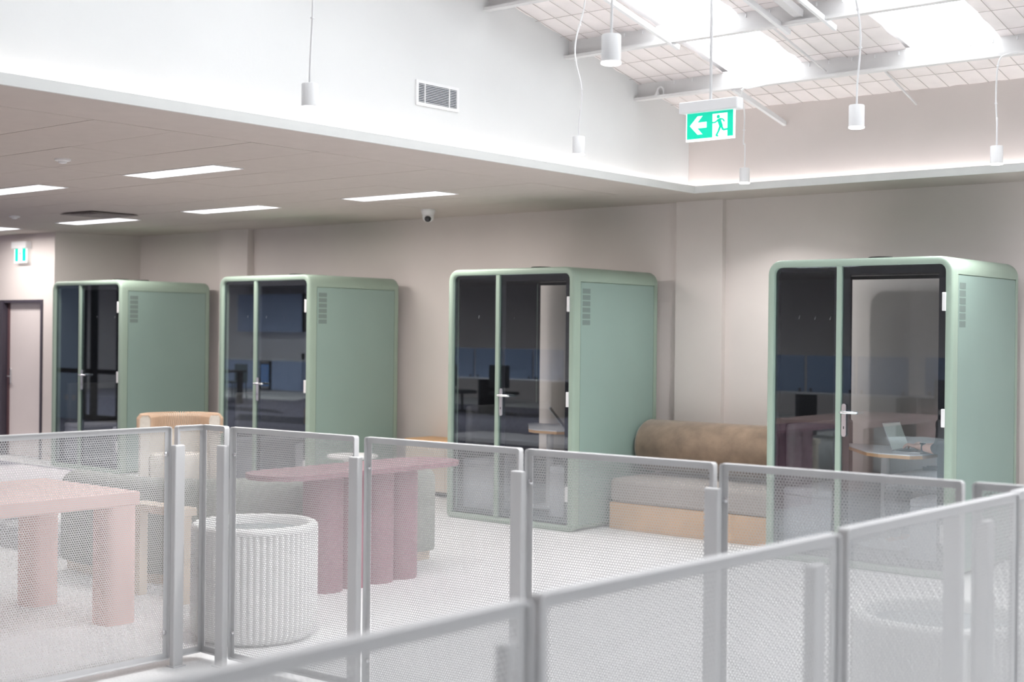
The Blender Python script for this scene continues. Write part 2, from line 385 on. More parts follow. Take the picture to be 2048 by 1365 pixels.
troffer(-11.42, -10.29, 6.16, 6.425, 'long white troffer light above the low lilac table', G)
troffer(-9.04, -7.90, 8.40, 8.67, 'long white troffer light near the white turret security camera', G)
troffer(-11.38, -10.20, 8.40, 8.67, 'long white troffer light in front of the pod that mirrors the kitchen', G)
troffer(-13.84, -12.65, 8.51, 8.79, 'long white troffer light beside the square ceiling diffuser', G)
troffer(-16.2, -15.02, 8.50, 8.78, 'long white troffer light over the corridor door', G)
for y in (3.9, 1.6, -0.7, -3.0):
    for x in ((-10.8, -13.2, -15.6) if y < 0 else ()) + (-18.0, -20.4, -22.8, -25.2, -27.6, -30.0):
        troffer(x - 0.57, x + 0.57, y - 0.135, y + 0.135, 'long white troffer light over the open office behind the lounge', 'troffer lights of the open office', True)
for x in (-18.0, -22.8, -27.6):
    troffer(x - 0.57, x + 0.57, 6.16, 6.43, 'long white troffer light over the corridor end of the lounge', 'troffer lights of the corridor end', True)
# ceiling diffuser, smoke detectors
v = thing('ceiling_diffuser', 'square taupe air diffuser in the tiled ceiling beside a troffer light', 'vent', (-12.36, 8.10, CZ))
for i, s in enumerate((0.28, 0.21, 0.14, 0.07)):
    bm = B(); zz = -0.018 + 0.003 * i
    rings = [[(sx * a, sy * a, z) for sx, sy in ((-1, -1), (1, -1), (1, 1), (-1, 1))] for a, z in ((s, zz), (s, zz + 0.004), (s - 0.05, zz + 0.02), (s - 0.055, zz + 0.014))]
    loft(bm, rings, closed=True); obj('cone_ring', bm, 'diffuser_taupe', v)
obj('neck', box(B(), -0.27, 0.27, -0.27, 0.27, -0.002, 0.004), 'diffuser_taupe', v)
for x, y, lab in ((-8.59, 5.33, 'small round white smoke detector on the ceiling in front of the sage sofa'), (-13.4, 7.75, 'small round white smoke detector on the ceiling near the corridor')):
    v = thing('smoke_detector', lab, 'smoke detector', (x, y, CZ), 0, 'ceiling smoke detectors')
    obj('base', lathe(B(), [(0.055, 0.001), (0.055, -0.012), (0.045, -0.016)], 24), 'white_plastic', v, smooth=True, auto=40)
    obj('sensor', lathe(B(), [(0.03, -0.014), (0.028, -0.03), (0.01, -0.034)], 20), 'white_plastic', v, smooth=True, auto=40)
# dome camera
v = thing('security_camera', 'white turret security camera with a black eye on the ceiling by the pods', 'camera', (-9.15, 9.63, CZ))
obj('base', lathe(B(), [(0.068, 0.002), (0.070, -0.01), (0.068, -0.022), (0.06, -0.045), (0.05, -0.06)], 28), 'white_plastic', v, smooth=True, auto=50)
bm = B(); bmesh.ops.create_uvsphere(bm, u_segments=24, v_segments=14, radius=0.056)
for q in bm.verts: q.co = q.co + Vector((0, 0, -0.068))
obj('turret', bm, 'white_plastic', v, smooth=True)
dv = Vector((0.50, -0.62, -0.55)).normalized()
c0 = Vector((0, 0, -0.068))
e = obj('eye', tube(B(), [c0 + dv * 0.042, c0 + dv * 0.056, c0 + dv * 0.058], [0.034, 0.030, 0.026], 20), 'lens_black', v, smooth=True, auto=40)
obj('lens', tube(B(), [c0 + dv * 0.05, c0 + dv * 0.063], [0.014, 0.011], 14), 'screen_dark', e)

# ------------------------------------------------------------------ pendants
def pendant(px, py, depth, top, label, wob, path=None):
    P = Vector((0, 0, EYE)) + ray(px, py) * depth
    t = thing('pendant_light', label, 'pendant light', P, 0, 'white cylinder pendants')
    R = 0.041
    obj('shade', lathe(B(), [(R, 0.0), (R, 0.115), (R - 0.003, 0.119), (0.008, 0.12)], 28), 'white_paint', t, smooth=True, auto=40)
    obj('diffuser', lathe(B(), [(R - 0.004, -0.006), (R + 0.001, -0.003), (R + 0.001, 0.002)], 28), 'pendant_led', t)
    ld = bpy.data.lights.new('lamp', 'AREA'); ld.shape = 'DISK'; ld.size = 0.075; ld.energy = W_PEND; ld.spread = math.radians(125); ld.color = (1.0, 0.98, 0.96)
    lo = bpy.data.objects.new('lamp', ld); COL.objects.link(lo); lo.parent = t; lo.location = (0, 0, -0.012)
    H = top - P.z
    if path: pts = catmull([Vector(q) - P for q in path] + [(0.0, 0, 0.30), (0, 0, 0.12)], 8)
    else:
        pts = [Vector((wob * 0.02 * math.sin(s * 9 + wob), wob * 0.012 * math.cos(s * 7), 0.12 + (H - 0.12) * (1 - s))) * 1.0 for s in [i / 24 for i in range(25)]]
        for i, q in enumerate(pts): q.x *= min(1, 2.5 * (1 - i / 24)); q.y *= min(1, 2.5 * (1 - i / 24))
    cb = obj('cable', tube(B(), pts, 0.0055, 8), 'white_plastic', t, smooth=True)
    z = 0.42
    while z < min(H, 1.2):
        q = min(pts, key=lambda p: abs(p.z - z)); obj('cable_tie', box(B(), q.x - 0.008, q.x + 0.008, q.y - 0.008, q.y + 0.008, q.z - 0.004, q.z + 0.004), 'white_plastic', cb); z += 0.22
    return P
pendant(619, 215, 6.86, 4.45, 'white cylinder pendant hanging left of the air vent', 1.0)
pendant(1157, 309, 9.15, 3.90, 'white cylinder pendant close to the white side wall between the vent and the exit sign', 1.4)
pendant(1222, 126, 5.78, 4.45, 'white cylinder pendant hanging highest in view, large and near the first purlin', 0.5)
pendant(1489, 366, 10.95, 3.55, 'small white cylinder pendant just below the exit sign on a cable from the lower purlin', 0, path=[Vector((on_y(1540, 168, 9.05).x, 9.085, roof_z(9.12) - 0.152)), on_y(1500, 176, 9.04), on_y(1484, 182, 9.07), on_y(1489, 230, 9.5), on_y(1487, 285, 9.55)])
pendant(1713, 255, 7.32, 4.10, 'white cylinder pendant hanging between the two skylights right of the exit sign', 1.2)
pendant(1993, 328, 9.1, 3.6, 'white cylinder pendant on a cable looping off the lower purlin', 0, path=[Vector((on_y(2130, 92, 9.0).x, 9.085, roof_z(9.12) - 0.152)), on_y(2060, 103, 9.04), on_y(2015, 108, 9.0), on_y(1997, 126, 9.02), on_y(1992, 190, 9.08), on_y(1994, 250, 9.08)])

# ------------------------------------------------------------------ exit signs
def flat(bm, pts, y0, y1):   # polygon in x,z given thickness in y
    return loft(bm, [[(x, y0, z) for x, z in pts], [(x, y1, z) for x, z in pts]])
E0 = Vector((0, 0, EYE)) + ray(1421, 240) * 7.55
v = thing('exit_sign', 'hanging green exit sign with a white left arrow and running figure', 'exit sign', E0)
obj('housing', box(B(), -0.186, 0.186, -0.035, 0.035, 0.045, 0.108, 0.006), 'white_paint', v)
bl = obj('blade', box(B(), -0.155, 0.155, -0.006, 0.006, -0.112, 0.05), 'sign_white', v)
obj('green_face', box(B(), -0.147, 0.147, -0.0072, -0.006, -0.098, 0.044), 'sign_green', bl)
ar = [(-0.128, -0.025), (-0.078, 0.026), (-0.046, 0.026), (-0.073, -0.008), (-0.020, -0.008), (-0.020, -0.042), (-0.073, -0.042), (-0.046, -0.076), (-0.078, -0.076)]
# concave arrow: head and shaft as two convex polygons each
bm = B(); flat(bm, [(-0.128, -0.025), (-0.078, 0.026), (-0.046, 0.026), (-0.094, -0.025)], -0.0085, -0.0072); flat(bm, [(-0.128, -0.025), (-0.094, -0.025), (-0.046, -0.076), (-0.078, -0.076)], -0.0085, -0.0072); flat(bm, [(-0.10, -0.009), (-0.020, -0.009), (-0.020, -0.041), (-0.10, -0.041)], -0.0086, -0.0072)
obj('arrow', bm, 'sign_white', bl)
obj('doorway', flat(B(), [(0.018, -0.098), (0.112, -0.098), (0.112, 0.030), (0.018, 0.030)], -0.0085, -0.0072), 'sign_white', bl)
bm = B(); yy = (-0.0098, -0.0085)
flat(bm, [(0.055 + 0.010 * math.cos(a), 0.012 + 0.010 * math.sin(a)) for a in [2 * PI * i / 14 for i in range(14)]], *yy)
def limb(bm, a, b_, w):
    a, b_ = Vector(a), Vector(b_); dd = (b_ - a).normalized(); nn = Vector((-dd.y, dd.x)) * w / 2
    flat(bm, [tuple(a + nn), tuple(b_ + nn), tuple(b_ - nn), tuple(a - nn)], *yy)
for a, b_, ww in (((0.058, 0.0), (0.075, -0.045), 0.022), ((0.06, -0.003), (0.035, -0.018), 0.008), ((0.035, -0.018), (0.012, -0.018), 0.008), ((0.062, 0.0), (0.085, -0.004), 0.008), ((0.085, -0.004), (0.094, -0.018), 0.008),
                 ((0.068, -0.042), (0.058, -0.066), 0.012), ((0.058, -0.066), (0.042, -0.092), 0.010), ((0.076, -0.042), (0.086, -0.062), 0.012), ((0.086, -0.062), (0.118, -0.060), 0.010), ((0.042, -0.090), (0.056, -0.094), 0.008)):
    limb(bm, a, b_, ww)
obj('running_figure', bm, 'sign_green', bl)
obj('drop_rod', tube(B(), [(0.0, 0, 0.10), (0.0, 0, roof_z(E0.y) - E0.z - 0.13)], 0.008, 10), 'white_plastic', v, smooth=True)
p = on_y(41, 508, 9.30)
v = thing('exit_sign', 'small green exit sign fixed above the corridor door', 'exit sign', p)
obj('housing', box(B(), -0.175, 0.165, -0.03, 0.06, 0.065, 0.155, 0.006), 'white_paint', v)
bl = obj('blade', box(B(), -0.135, 0.15, -0.006, 0.006, -0.115, 0.07), 'sign_white', v)
obj('green_face', box(B(), -0.115, 0.135, -0.0075, -0.006, -0.095, 0.065), 'sign_green', bl)
obj('doorway', box(B(), -0.04, 0.055, -0.009, -0.0075, -0.095, 0.065), 'sign_white', bl)
bm = B(); yy = (-0.0104, -0.009)
flat(bm, [(0.008 + 0.009 * math.cos(a), 0.035 + 0.009 * math.sin(a)) for a in [2 * PI * i / 12 for i in range(12)]], *yy)
for a, b_, ww in (((0.006, 0.02), (0.012, -0.02), 0.016), ((0.01, -0.02), (-0.01, -0.06), 0.009), ((0.012, -0.02), (0.03, -0.045), 0.009), ((0.006, 0.015), (-0.02, 0.0), 0.007), ((0.006, 0.015), (0.03, 0.0), 0.007)): limb(bm, a, b_, ww)
obj('running_figure', bm, 'sign_green', bl)

# ------------------------------------------------------------------ balustrade of perforated panels
FH = 1.17
def perf_sheet(name, x0, x1, z0, z1, pitch=0.012, d=0.0090, th=0.001):
    """sheet in the xz plane, real hexagonal holes on a staggered grid, front, back and hole walls"""
    W_, H_ = x1 - x0, z1 - z0
    nx = int(W_ / pitch); rh = pitch * 0.866; nz = int(H_ / rh)
    ox = x0 + (W_ - (nx) * pitch) / 2; oz = z0 + (H_ - nz * rh) / 2
    R, r = pitch / math.sqrt(3), d / 2 * 1.05
    V, Fc = [], []
    ang = [PI / 6 + PI / 3 * k for k in range(6)]
    oc = [(R * math.cos(a), R * math.sin(a)) for a in ang]; ic = [(r * math.cos(a), r * math.sin(a)) for a in ang]
    for j in range(nz):
        cz = oz + (j + 0.5) * rh; sh = 0.25 if j % 2 else -0.25
        for i in range(nx):
            cx = ox + (i + 0.5 + sh) * pitch; b = len(V)
            for yy in (-th, 0.0):
                V += [(cx + x, yy, cz + z) for x, z in oc]; V += [(cx + x, yy, cz + z) for x, z in ic]
            for k in range(6):
                k2 = (k + 1) % 6
                Fc.append((b + k, b + k2, b + 6 + k2, b + 6 + k))
                Fc.append((b + 12 + k2, b + 12 + k, b + 18 + k, b + 18 + k2))
                Fc.append((b + 6 + k, b + 6 + k2, b + 18 + k2, b + 18 + k))
    me = bpy.data.meshes.new(name); me.from_pydata(V, [], Fc); me.materials.append(M['mesh_white']); return me
FR, FD = 0.028, 0.026     # frame face width, flange depth
def frame_bm(W_, z0, z1):
    bm = B()
    def rr(ins, y):
        r = max(0.012 - ins, 0.002); x0, x1, a, b_ = ins, W_ - ins, z0 + ins, z1 - ins; P = []
        for cx, cz, s in ((x1 - r, b_ - r, 0), (x0 + r, b_ - r, 1), (x0 + r, a + r, 2), (x1 - r, a + r, 3)):
            for k in range(4):
                t = PI / 2 * (s + k / 3); P.append((cx + r * math.cos(t), y, cz + r * math.sin(t)))
        return P
    loft(bm, [rr(0.0, -FD), rr(0.0, FD * 0.15), rr(0.006, FD * 0.15), rr(0.006, -0.004), rr(FR, -0.004), rr(FR, -0.007), rr(0.004, -0.007), rr(0.004, -FD)], closed=True)
    return bm
ME = {}
def panel_tree(key, W_):
    z0, z1 = 0.035, FH
    if key not in ME:
        a = obj('frame', frame_bm(W_, z0, z1), 'post_grey'); ME[key] = (a.data, perf_sheet('sheet_' + key, FR - 0.004, W_ - FR + 0.004, z0 + FR - 0.004, z1 - FR + 0.004))
        bpy.data.objects.remove(a)
    return ME[key]
bolt_me = obj('bolt', tube(B(), [(0, 0, 0), (0, -0.006, 0), (0, -0.010, 0)], [0.012, 0.012, 0.007], 12), 'chrome', smooth=True, auto=40); bm_data = bolt_me.data; bpy.data.objects.remove(bolt_me)
def fence_panel(key, baseW, a, b_, label, side=-1, bolts=(0.05, 0.95)):
    """panel from plan point a to b; the flange side (-y local) is the right-hand side walking a->b"""
    a, b_ = Vector((*a, 0)), Vector((*b_, 0)); dd = b_ - a
    t = thing('perforated_panel', label, 'balustrade panel', a, math.atan2(dd.y, dd.x), 'perforated balustrade panels')
    t.scale = (dd.length / baseW, 1, 1)
    fm, sm = panel_tree(key, baseW)
    for nm, me in (('frame', fm), ('perforated_sheet', sm)):
        o = bpy.data.objects.new(nm, me); COL.objects.link(o); o.parent = t
    for s in bolts:
        for z in (1.035, 0.165):
            o = bpy.data.objects.new('bolt', bm_data); COL.objects.link(o); o.parent = t
            o.location = (s * baseW if 0 < s < 1 else 0, -FD if False else -0.007, z)
    return t
def fence_post(x, y, rz, label):
    t = thing('balustrade_post', label, 'post', (x, y, 0), rz, 'balustrade posts')
    obj('post_tube', box(B(), -0.0285, 0.0285, -0.0175, 0.0175, 0.004, 1.08, 0.005), 'post_grey', t)
    obj('foot_plate', box(B(), -0.035, 0.035, -0.03, 0.03, 0.0, 0.006), 'post_grey', t)
P_ = lambda s: (-5.362 + s, 4.280 + 0.0475 * s)
sL = 0.028 / 0.87
fence_panel('x', 0.87, P_(0.0), P_(0.838), 'perforated white balustrade panel in front of the round white planter beside the corner piece', bolts=(0.02,))
fence_panel('x', 0.87, P_(0.898), P_(1.767), 'perforated white balustrade panel through which the fluted mauve table shows', bolts=(0.02,))
fence_panel('x', 0.87, P_(1.796), P_(2.668), 'perforated white balustrade panel through which a pod corner and bare floor show', bolts=(0.02,))
fence_panel('x', 0.87, P_(2.691), P_(3.594), 'perforated white balustrade panel in front of the pod with the person at the laptop', bolts=(0.02,))
fence_panel('y', 1.10, (-5.60, 2.965), (-5.592, 4.066), 'perforated white balustrade panel in front of the long pink table', bolts=(0.98,))
fence_panel('y', 1.10, (-1.513, 3.04), (-1.553, 1.939), 'perforated white balustrade panel of the near run, middle one, blurred', bolts=(0.02, 0.98))
fence_panel('y', 1.10, (-1.510, 4.228), (-1.536, 3.123), 'perforated white panel of the near run, before the blurred planter and corner piece', bolts=(0.02, 0.98))
fence_panel('y', 1.10, (-1.536, 1.892), (-1.536, 0.792), 'perforated white balustrade panel of the near run, lowest in view and most blurred', bolts=(0.02, 0.98))
def corner_piece(c, e1, e2, label):
    c = Vector((*c, 0)); t = thing('corner_panel', label, 'balustrade panel', c, 0, 'folded corner panels of the balustrade')
    for e in (e1, e2):
        dd = Vector((*e, 0)) - c; L = dd.length
        key = 'c%.2f' % L
        a, b_ = (Vector((0, 0, 0)), dd) if (e is e2) else (dd, Vector((0, 0, 0)))
        fm, sm = panel_tree(key, L)
        for nm, me in (('folded_frame', fm), ('perforated_sheet', sm)):
            o = bpy.data.objects.new(nm, me); COL.objects.link(o); o.parent = t
            o.location = a; q = b_ - a; o.rotation_euler = (0, 0, math.atan2(q.y, q.x))
corner_piece((-5.598, 4.280), (-5.598, 4.105), (-5.40, 4.280), 'narrow folded perforated corner panel beside the round white planter')
corner_piece((-1.525, 4.462), (-1.734, 4.448), (-1.525, 4.262), 'narrow folded perforated corner panel beside the pale green pod side')
fence_post(-5.545, 4.088, PI / 2, 'grey balustrade post between the pink-table panel and the corner piece')
fence_post(-5.383, 4.232, 0.05, 'grey balustrade post between the corner piece and the panel of the round planter')
for s, lab in ((0.868, 'grey balustrade post in front of the fluted mauve table'), (1.782, 'grey balustrade post in line with the door of the third pod'), (2.680, 'grey balustrade post in front of the brown bolster bench'), (3.575, 'grey balustrade post in front of the fourth pod, behind the near run')):
    q = P_(s); fence_post(q[0], q[1] - 0.046, 0.05, lab)
for y, lab in ((1.916, 'blurred grey post of the near balustrade run under the lowest joint'), (3.082, 'blurred grey post of the near balustrade run at its middle joint'), (4.20, 'blurred grey post of the near balustrade run by the corner piece')):
    fence_post(-1.60, y, PI / 2, lab)

# ------------------------------------------------------------------ acoustic pods
PW, PD, PH = 1.414, 1.231, 2.2
def rrect(x0, x1, z0, z1, rt, rb, y, n=8):
    P = []
    for cx, cz, s, r in ((x1 - rt, z1 - rt, 0, rt), (x0 + rt, z1 - rt, 1, rt), (x0 + rb, z0 + rb, 2, rb), (x1 - rb, z0 + rb, 3, rb)):
        for k in range(n):
            t = PI / 2 * (s + k / (n - 1)); P.append((cx + r * math.cos(t), y, cz + r * math.sin(t)))
    return P
def ring_at(ins, y, rt=0.105, rb=0.05):
    return rrect(ins, PW - ins, ins * 0.9, PH - ins, max(rt - ins, 0.02), max(rb - ins, 0.012), y)
pod = thing('office_pod', '', 'office pod', (0, 0, 0), 0, 'sage green acoustic pods along the wall')
# front frame ring, rounded front edge
obj('front_frame', loft(B(), [ring_at(0.055, 0.05), ring_at(0.053, 0.004), ring_at(0.049, 0.0), ring_at(0.016, 0.0), ring_at(0.006, 0.005), ring_at(0.0, 0.018), ring_at(0.0, 0.088), ring_at(0.012, 0.088), ring_at(0.03, 0.088), ring_at(0.055, 0.088)], closed=True), 'sage', pod, smooth=True, auto=50)
obj('rear_frame', loft(B(), [ring_at(0.055, PD - 0.06), ring_at(0.053, PD - 0.002), ring_at(0.014, PD), ring_at(0.004, PD - 0.006), ring_at(0.0, PD - 0.02), ring_at(0.0, PD - 0.062), ring_at(0.02, PD - 0.062)], closed=True), 'sage', pod, smooth=True, auto=50)
# core tube
obj('body', loft(B(), [ring_at(0.010, 0.07), ring_at(0.010, PD - 0.05), ring_at(0.05, PD - 0.05), ring_at(0.05, 0.07)], closed=True), ['sage'], pod, smooth=True, auto=50)
# top cap wrapping over the shoulders
def arch(ins, zb):
    P = [(PW - ins, zb)]
    r = 0.105 - ins
    for k in range(9): t = PI / 2 * k / 8; P.append((PW - 0.105 + r * math.cos(t), PH - 0.105 + r * math.sin(t)))
    for k in range(9): t = PI / 2 + PI / 2 * k / 8; P.append((0.105 + r * math.cos(t), PH - 0.105 + r * math.sin(t)))
    P.append((ins, zb)); return P
def arch_loop(y, zb=2.078): return [(x, y, z) for x, z in arch(0.0, zb)] + [(x, y, z) for x, z in reversed(arch(0.0098, zb))]
obj('roof_cap', loft(B(), [arch_loop(0.0885), arch_loop(PD - 0.0625)]), 'sage', pod, smooth=True, auto=50)
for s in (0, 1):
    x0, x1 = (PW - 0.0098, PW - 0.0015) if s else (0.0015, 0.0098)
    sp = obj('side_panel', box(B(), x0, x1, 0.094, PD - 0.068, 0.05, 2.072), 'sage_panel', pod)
    vm = None
    for k in range(6):
        if vm is None:
            o = obj('vent_slot', box(B(), -0.0006, 0.0006, 0, 0.107, -0.021, 0.021), 'sage_vent', sp); vm = o.data
        else: o = bpy.data.objects.new('vent_slot', vm); COL.objects.link(o); o.parent = sp
        o.location = (PW - 0.0012 if s else 0.0012, 0.115, 2.0 - k * 0.0525)
# lining, floor, ceiling of the cabin
IN = 0.0495
obj('lining', loft(B(), [ring_at(IN + 0.001, 0.088), ring_at(IN + 0.001, PD - 0.06), ring_at(IN + 0.02, PD - 0.06), ring_at(IN + 0.02, 0.088)], closed=True), 'felt_dark', pod, smooth=True, auto=50)
obj('cabin_floor', box(B(), IN + 0.01, PW - IN - 0.01, 0.06, PD - 0.06, 0.045, 0.085), 'felt_dark', pod)
# glazing: fixed pane, mullion, door
MU = 0.573
gz0, gz1 = 0.06, PH - 0.054
obj('mullion', box(B(), MU - 0.020, MU + 0.020, 0.006, 0.06, gz0 - 0.01, gz1 + 0.004, 0.003), 'sage', pod)
def pane(name, x0, x1, y, bw, parent, m='glass', z0=gz0, z1=gz1, lw=None):
    p = obj(name, box(B(), x0, x1, y, y + 0.010, z0, z1), m, parent)
    bm = B(); l = lw or bw
    for q in ((x0, x1, z1 - bw, z1), (x0, x1, z0, z0 + bw), (x0, x0 + l, z0 + bw, z1 - bw), (x1 - bw, x1, z0 + bw, z1 - bw)): box(bm, q[0], q[1], y + 0.0105, y + 0.0125, q[2], q[3])
    obj('black_border', bm, 'black_enamel', p); return p
pane('fixed_pane', 0.052, MU - 0.018, 0.024, 0.032, pod)
door = pane('door', MU + 0.022, PW - 0.056, 0.020, 0.055, pod)
hp = obj('handle', tube(B(), [(MU + 0.043, 0.020, 0.985), (MU + 0.043, 0.0075, 0.985), (MU + 0.043, 0.006, 0.985)], [0.001, 0.001, 0.001], 6), 'chrome', door)
bpy.data.objects.remove(hp)
hp = obj('handle', loft(B(), [rrect(MU + 0.027, MU + 0.061, 0.93, 1.165, 0.016, 0.016, y) for y in (0.020, 0.012, 0.010)]), 'chrome', door, smooth=True, auto=40)
obj('lever', tube(B(), [(MU + 0.030, -0.020, 1.105), (MU + 0.044, -0.026, 1.105), (MU + 0.10, -0.028, 1.105), (MU + 0.150, -0.026, 1.104), (MU + 0.165, -0.016, 1.104)], [0.009, 0.011, 0.010, 0.009, 0.008], 10), 'chrome', hp, smooth=True)
obj('spindle', tube(B(), [(MU + 0.044, 0.012, 1.105), (MU + 0.044, -0.026, 1.105)], 0.011, 12), 'chrome', hp, smooth=True)
obj('keyhole', box(B(), MU + 0.041, MU + 0.047, 0.0092, 0.0101, 0.985, 1.005), 'black_plastic', hp)
for z0, z1 in ((1.825, 1.952), (1.035, 1.160), (0.248, 0.372)):
    obj('hinge', box(B(), PW - 0.075, PW - 0.048, -0.008, 0.021, z0, z1, 0.004), 'white_paint', pod)
obj('door_seal', box(B(), PW - 0.057, PW - 0.0545, 0.012, 0.05, gz0, gz1), 'black_plastic', pod)
pane('rear_pane', 0.066, PW - 0.066, PD - 0.05, 0.03, pod, 'glass_rear', 0.09, PH - 0.07)
# roof fans
for u, v_ in ((0.66, 0.50), (0.645, 0.80)):
    f_ = obj('roof_fan', lathe(B(), [(0.095, PH - 0.001), (0.095, PH + 0.028), (0.085, PH + 0.034), (0.02, PH + 0.034)], 28, (u, v_)), 'black_plastic', pod, smooth=True, auto=40)
# built-in benches, facing each other, with backrests
for s in (0, 1):
    xa, xb = (0.072, 0.46) if s == 0 else (1.06, PW - 0.072)
    bn = obj('bench', box(B(), xa, xb, 0.14, 1.12, 0.085, 0.46, 0.01), 'bench_grey', pod)
    obj('seat_pad', box(B(), xa, xb + (0.02 if s == 0 else 0), 0.13, 1.12, 0.46, 0.52, 0.02, 3), 'bench_grey', bn, smooth=True, auto=40)
    xa, xb = (0.072, 0.15) if s == 0 else (PW - 0.15, PW - 0.072)
    obj('backrest', box(B(), xa, xb, 0.15, 1.14, 0.52, 0.99, 0.03, 3), 'backrest_grey', bn, smooth=True, auto=40)
# coat hooks on the left lining
for vv in (0.30, 0.55, 0.80): obj('coat_hook', tube(B(), [(0.07, vv, 1.78), (0.10, vv, 1.775), (0.105, vv, 1.80)], 0.006, 6), 'chrome', pod)
PX = (-14.701, -11.541, -8.295, -5.084)
PODLAB = ('sage green acoustic pod next to the corridor corner, mirroring a blue partition',
          'sage green acoustic pod whose glass mirrors the kitchen',
          'sage green acoustic pod with an empty dark cabin and a pointed table',
          'sage green acoustic pod with a person typing inside')
for i in range(1, 4):
    c = copy_tree(pod); c.location = (PX[i], 9.0, 0); c['label'] = PODLAB[i]
pod.location = (PX[0], 9.0, 0); pod['label'] = PODLAB[0]
# tables in the two occupied pods
TZ = 0.80
TP = [(0.16, 1.05), (0.16, 0.95), (0.60, 0.42), (0.72, 0.36), (0.96, 0.36), (1.02, 0.44), (1.02, 1.05)]
def pod_table(px, label):
    t = thing('pod_table', label, 'table', (px, 9.0, 0.085), 0, 'pedestal tables in the pods')
    h = TZ - 0.085
    obj('table_top', prism(B(), TP, h - 0.008, h), 'white_paint', t)
    obj('wood_core', prism(B(), TP, h - 0.032, h - 0.008), 'oak', t)
    obj('pedestal', cyl(B(), 0.62, 0.70, 0.0, h - 0.032, 0.032, 24), 'white_paint', t, smooth=True, auto=40)
    obj('base_plate', lathe(B(), [(0.20, 0.0), (0.20, 0.008), (0.04, 0.014)], 28, (0.62, 0.70)), 'white_paint', t, smooth=True, auto=40)
pod_table(PX[2], 'white pointed table with a brown edge in the dark pod')
pod_table(PX[3], 'white pointed table with an oak edge under the typing hands')
def laptop(px, u, v_, label, open_deg=112, rz=0.0, scr='screen_on'):
    t = thing('laptop', label, 'laptop', (px + u, 9.0 + v_, TZ), rz, 'silver laptops in the pods')
    ba = obj('base', box(B(), 0, 0.215, -0.15, 0.15, 0.0, 0.013, 0.003), 'alu', t)
    obj('keyboard', box(B(), 0.022, 0.125, -0.135, 0.135, 0.013, 0.0145), 'keys_dark', ba)
    obj('trackpad', box(B(), 0.135, 0.205, -0.05, 0.05, 0.0131, 0.0138), 'alu', ba)
    a = math.radians(open_deg); m = Matrix.Translation((0.004, 0, 0.014)) @ Matrix.Rotation(-(a), 4, 'Y')
    lid = obj('lid', box(B(), 0, 0.215, -0.15, 0.15, 0, 0.006, 0.002), 'alu', t); lid.matrix_local = m
    obj('screen', box(B(), 0.008, 0.207, -0.142, 0.142, -0.001, 0.0005), scr, lid)
    return t
laptop(PX[3], 0.775, 0.62, 'open silver laptop under the typing hands')
laptop(PX[2], 0.76, 0.72, 'open silver laptop seen edge-on on the table of the dark pod', 128, math.radians(36), 'screen_dark')

# ------------------------------------------------------------------ person at the laptop
def skin_mesh(name, nodes, edges, m, parent=None, root=0, sub=2):
    me = bpy.data.meshes.new(name); me.from_pydata([n[0] for n in nodes], edges, []); me.materials.append(M[m])
    o = bpy.data.objects.new(name, me); COL.objects.link(o)
    if parent: o.parent = parent
    md = o.modifiers.new('skin', 'SKIN'); md.use_smooth_shade = True
    lay = me.skin_vertices[0].data if me.skin_vertices else None
    if lay is None:
        bpy.context.view_layer.objects.active = o; bpy.ops.mesh.customdata_skin_add(); lay = me.skin_vertices[0].data
    for i, n in enumerate(nodes):
        r = n[1]; lay[i].radius = (r, r) if not isinstance(r, tuple) else r; lay[i].use_root = (i == root)
    s = o.modifiers.new('sub', 'SUBSURF'); s.levels = sub; s.render_levels = sub
    return o
person = thing('person', 'person in dark knitwear seated in the pod, typing on a laptop', 'person', (PX[3], 9.0, 0.0))
N, Ed = [], []
def node(p, r, par=None):
    N.append((p, r)); i = len(N) - 1
    if par is not None: Ed.append((par, i))
    return i
cv = 0.62
pel = node((1.17, cv, 0.605), (0.13, 0.10)); wai = node((1.20, cv, 0.74), (0.125, 0.09), pel); che = node((1.20, cv, 0.93), (0.145, 0.10), wai)
nkb = node((1.20, cv, 1.075), (0.075, 0.07), che); nk = node((1.19, cv, 1.14), 0.050, nkb); jw = node((1.17, cv, 1.195), (0.058, 0.062), nk); hd = node((1.175, cv, 1.28), (0.074, 0.09), jw); tp = node((1.185, cv, 1.345), (0.055, 0.065), hd)
hands = []
for s in (-1, 1):
    sh = node((1.19, cv + s * 0.165, 1.03), 0.055, nkb); ub = node((1.185, cv + s * 0.20, 0.93), 0.046, sh); el = node((1.165, cv + s * 0.205, 0.850), 0.042, ub)
    fa = node((1.085, cv + s * 0.165, 0.844), 0.036, el); wr_ = node((0.985, cv + s * 0.105, 0.846), (0.024, 0.020), fa)
    pm0 = node((0.955, cv + s * 0.092, 0.850), (0.030, 0.016), wr_); pm = node((0.918, cv + s * 0.080, 0.852), (0.034, 0.014), pm0)
    hands.append((s, wr_, pm0, pm))
    hip = node((1.11, cv + s * 0.085, 0.590), 0.080, pel); th = node((0.93, cv + s * 0.10, 0.600), 0.072, hip); kn = node((0.76, cv + s * 0.105, 0.585), 0.056, th)
    sn = node((0.765, cv + s * 0.105, 0.38), 0.050, kn); an = node((0.785, cv + s * 0.105, 0.16), 0.036, sn); ft = node((0.70, cv + s * 0.11, 0.118), (0.038, 0.028), an)
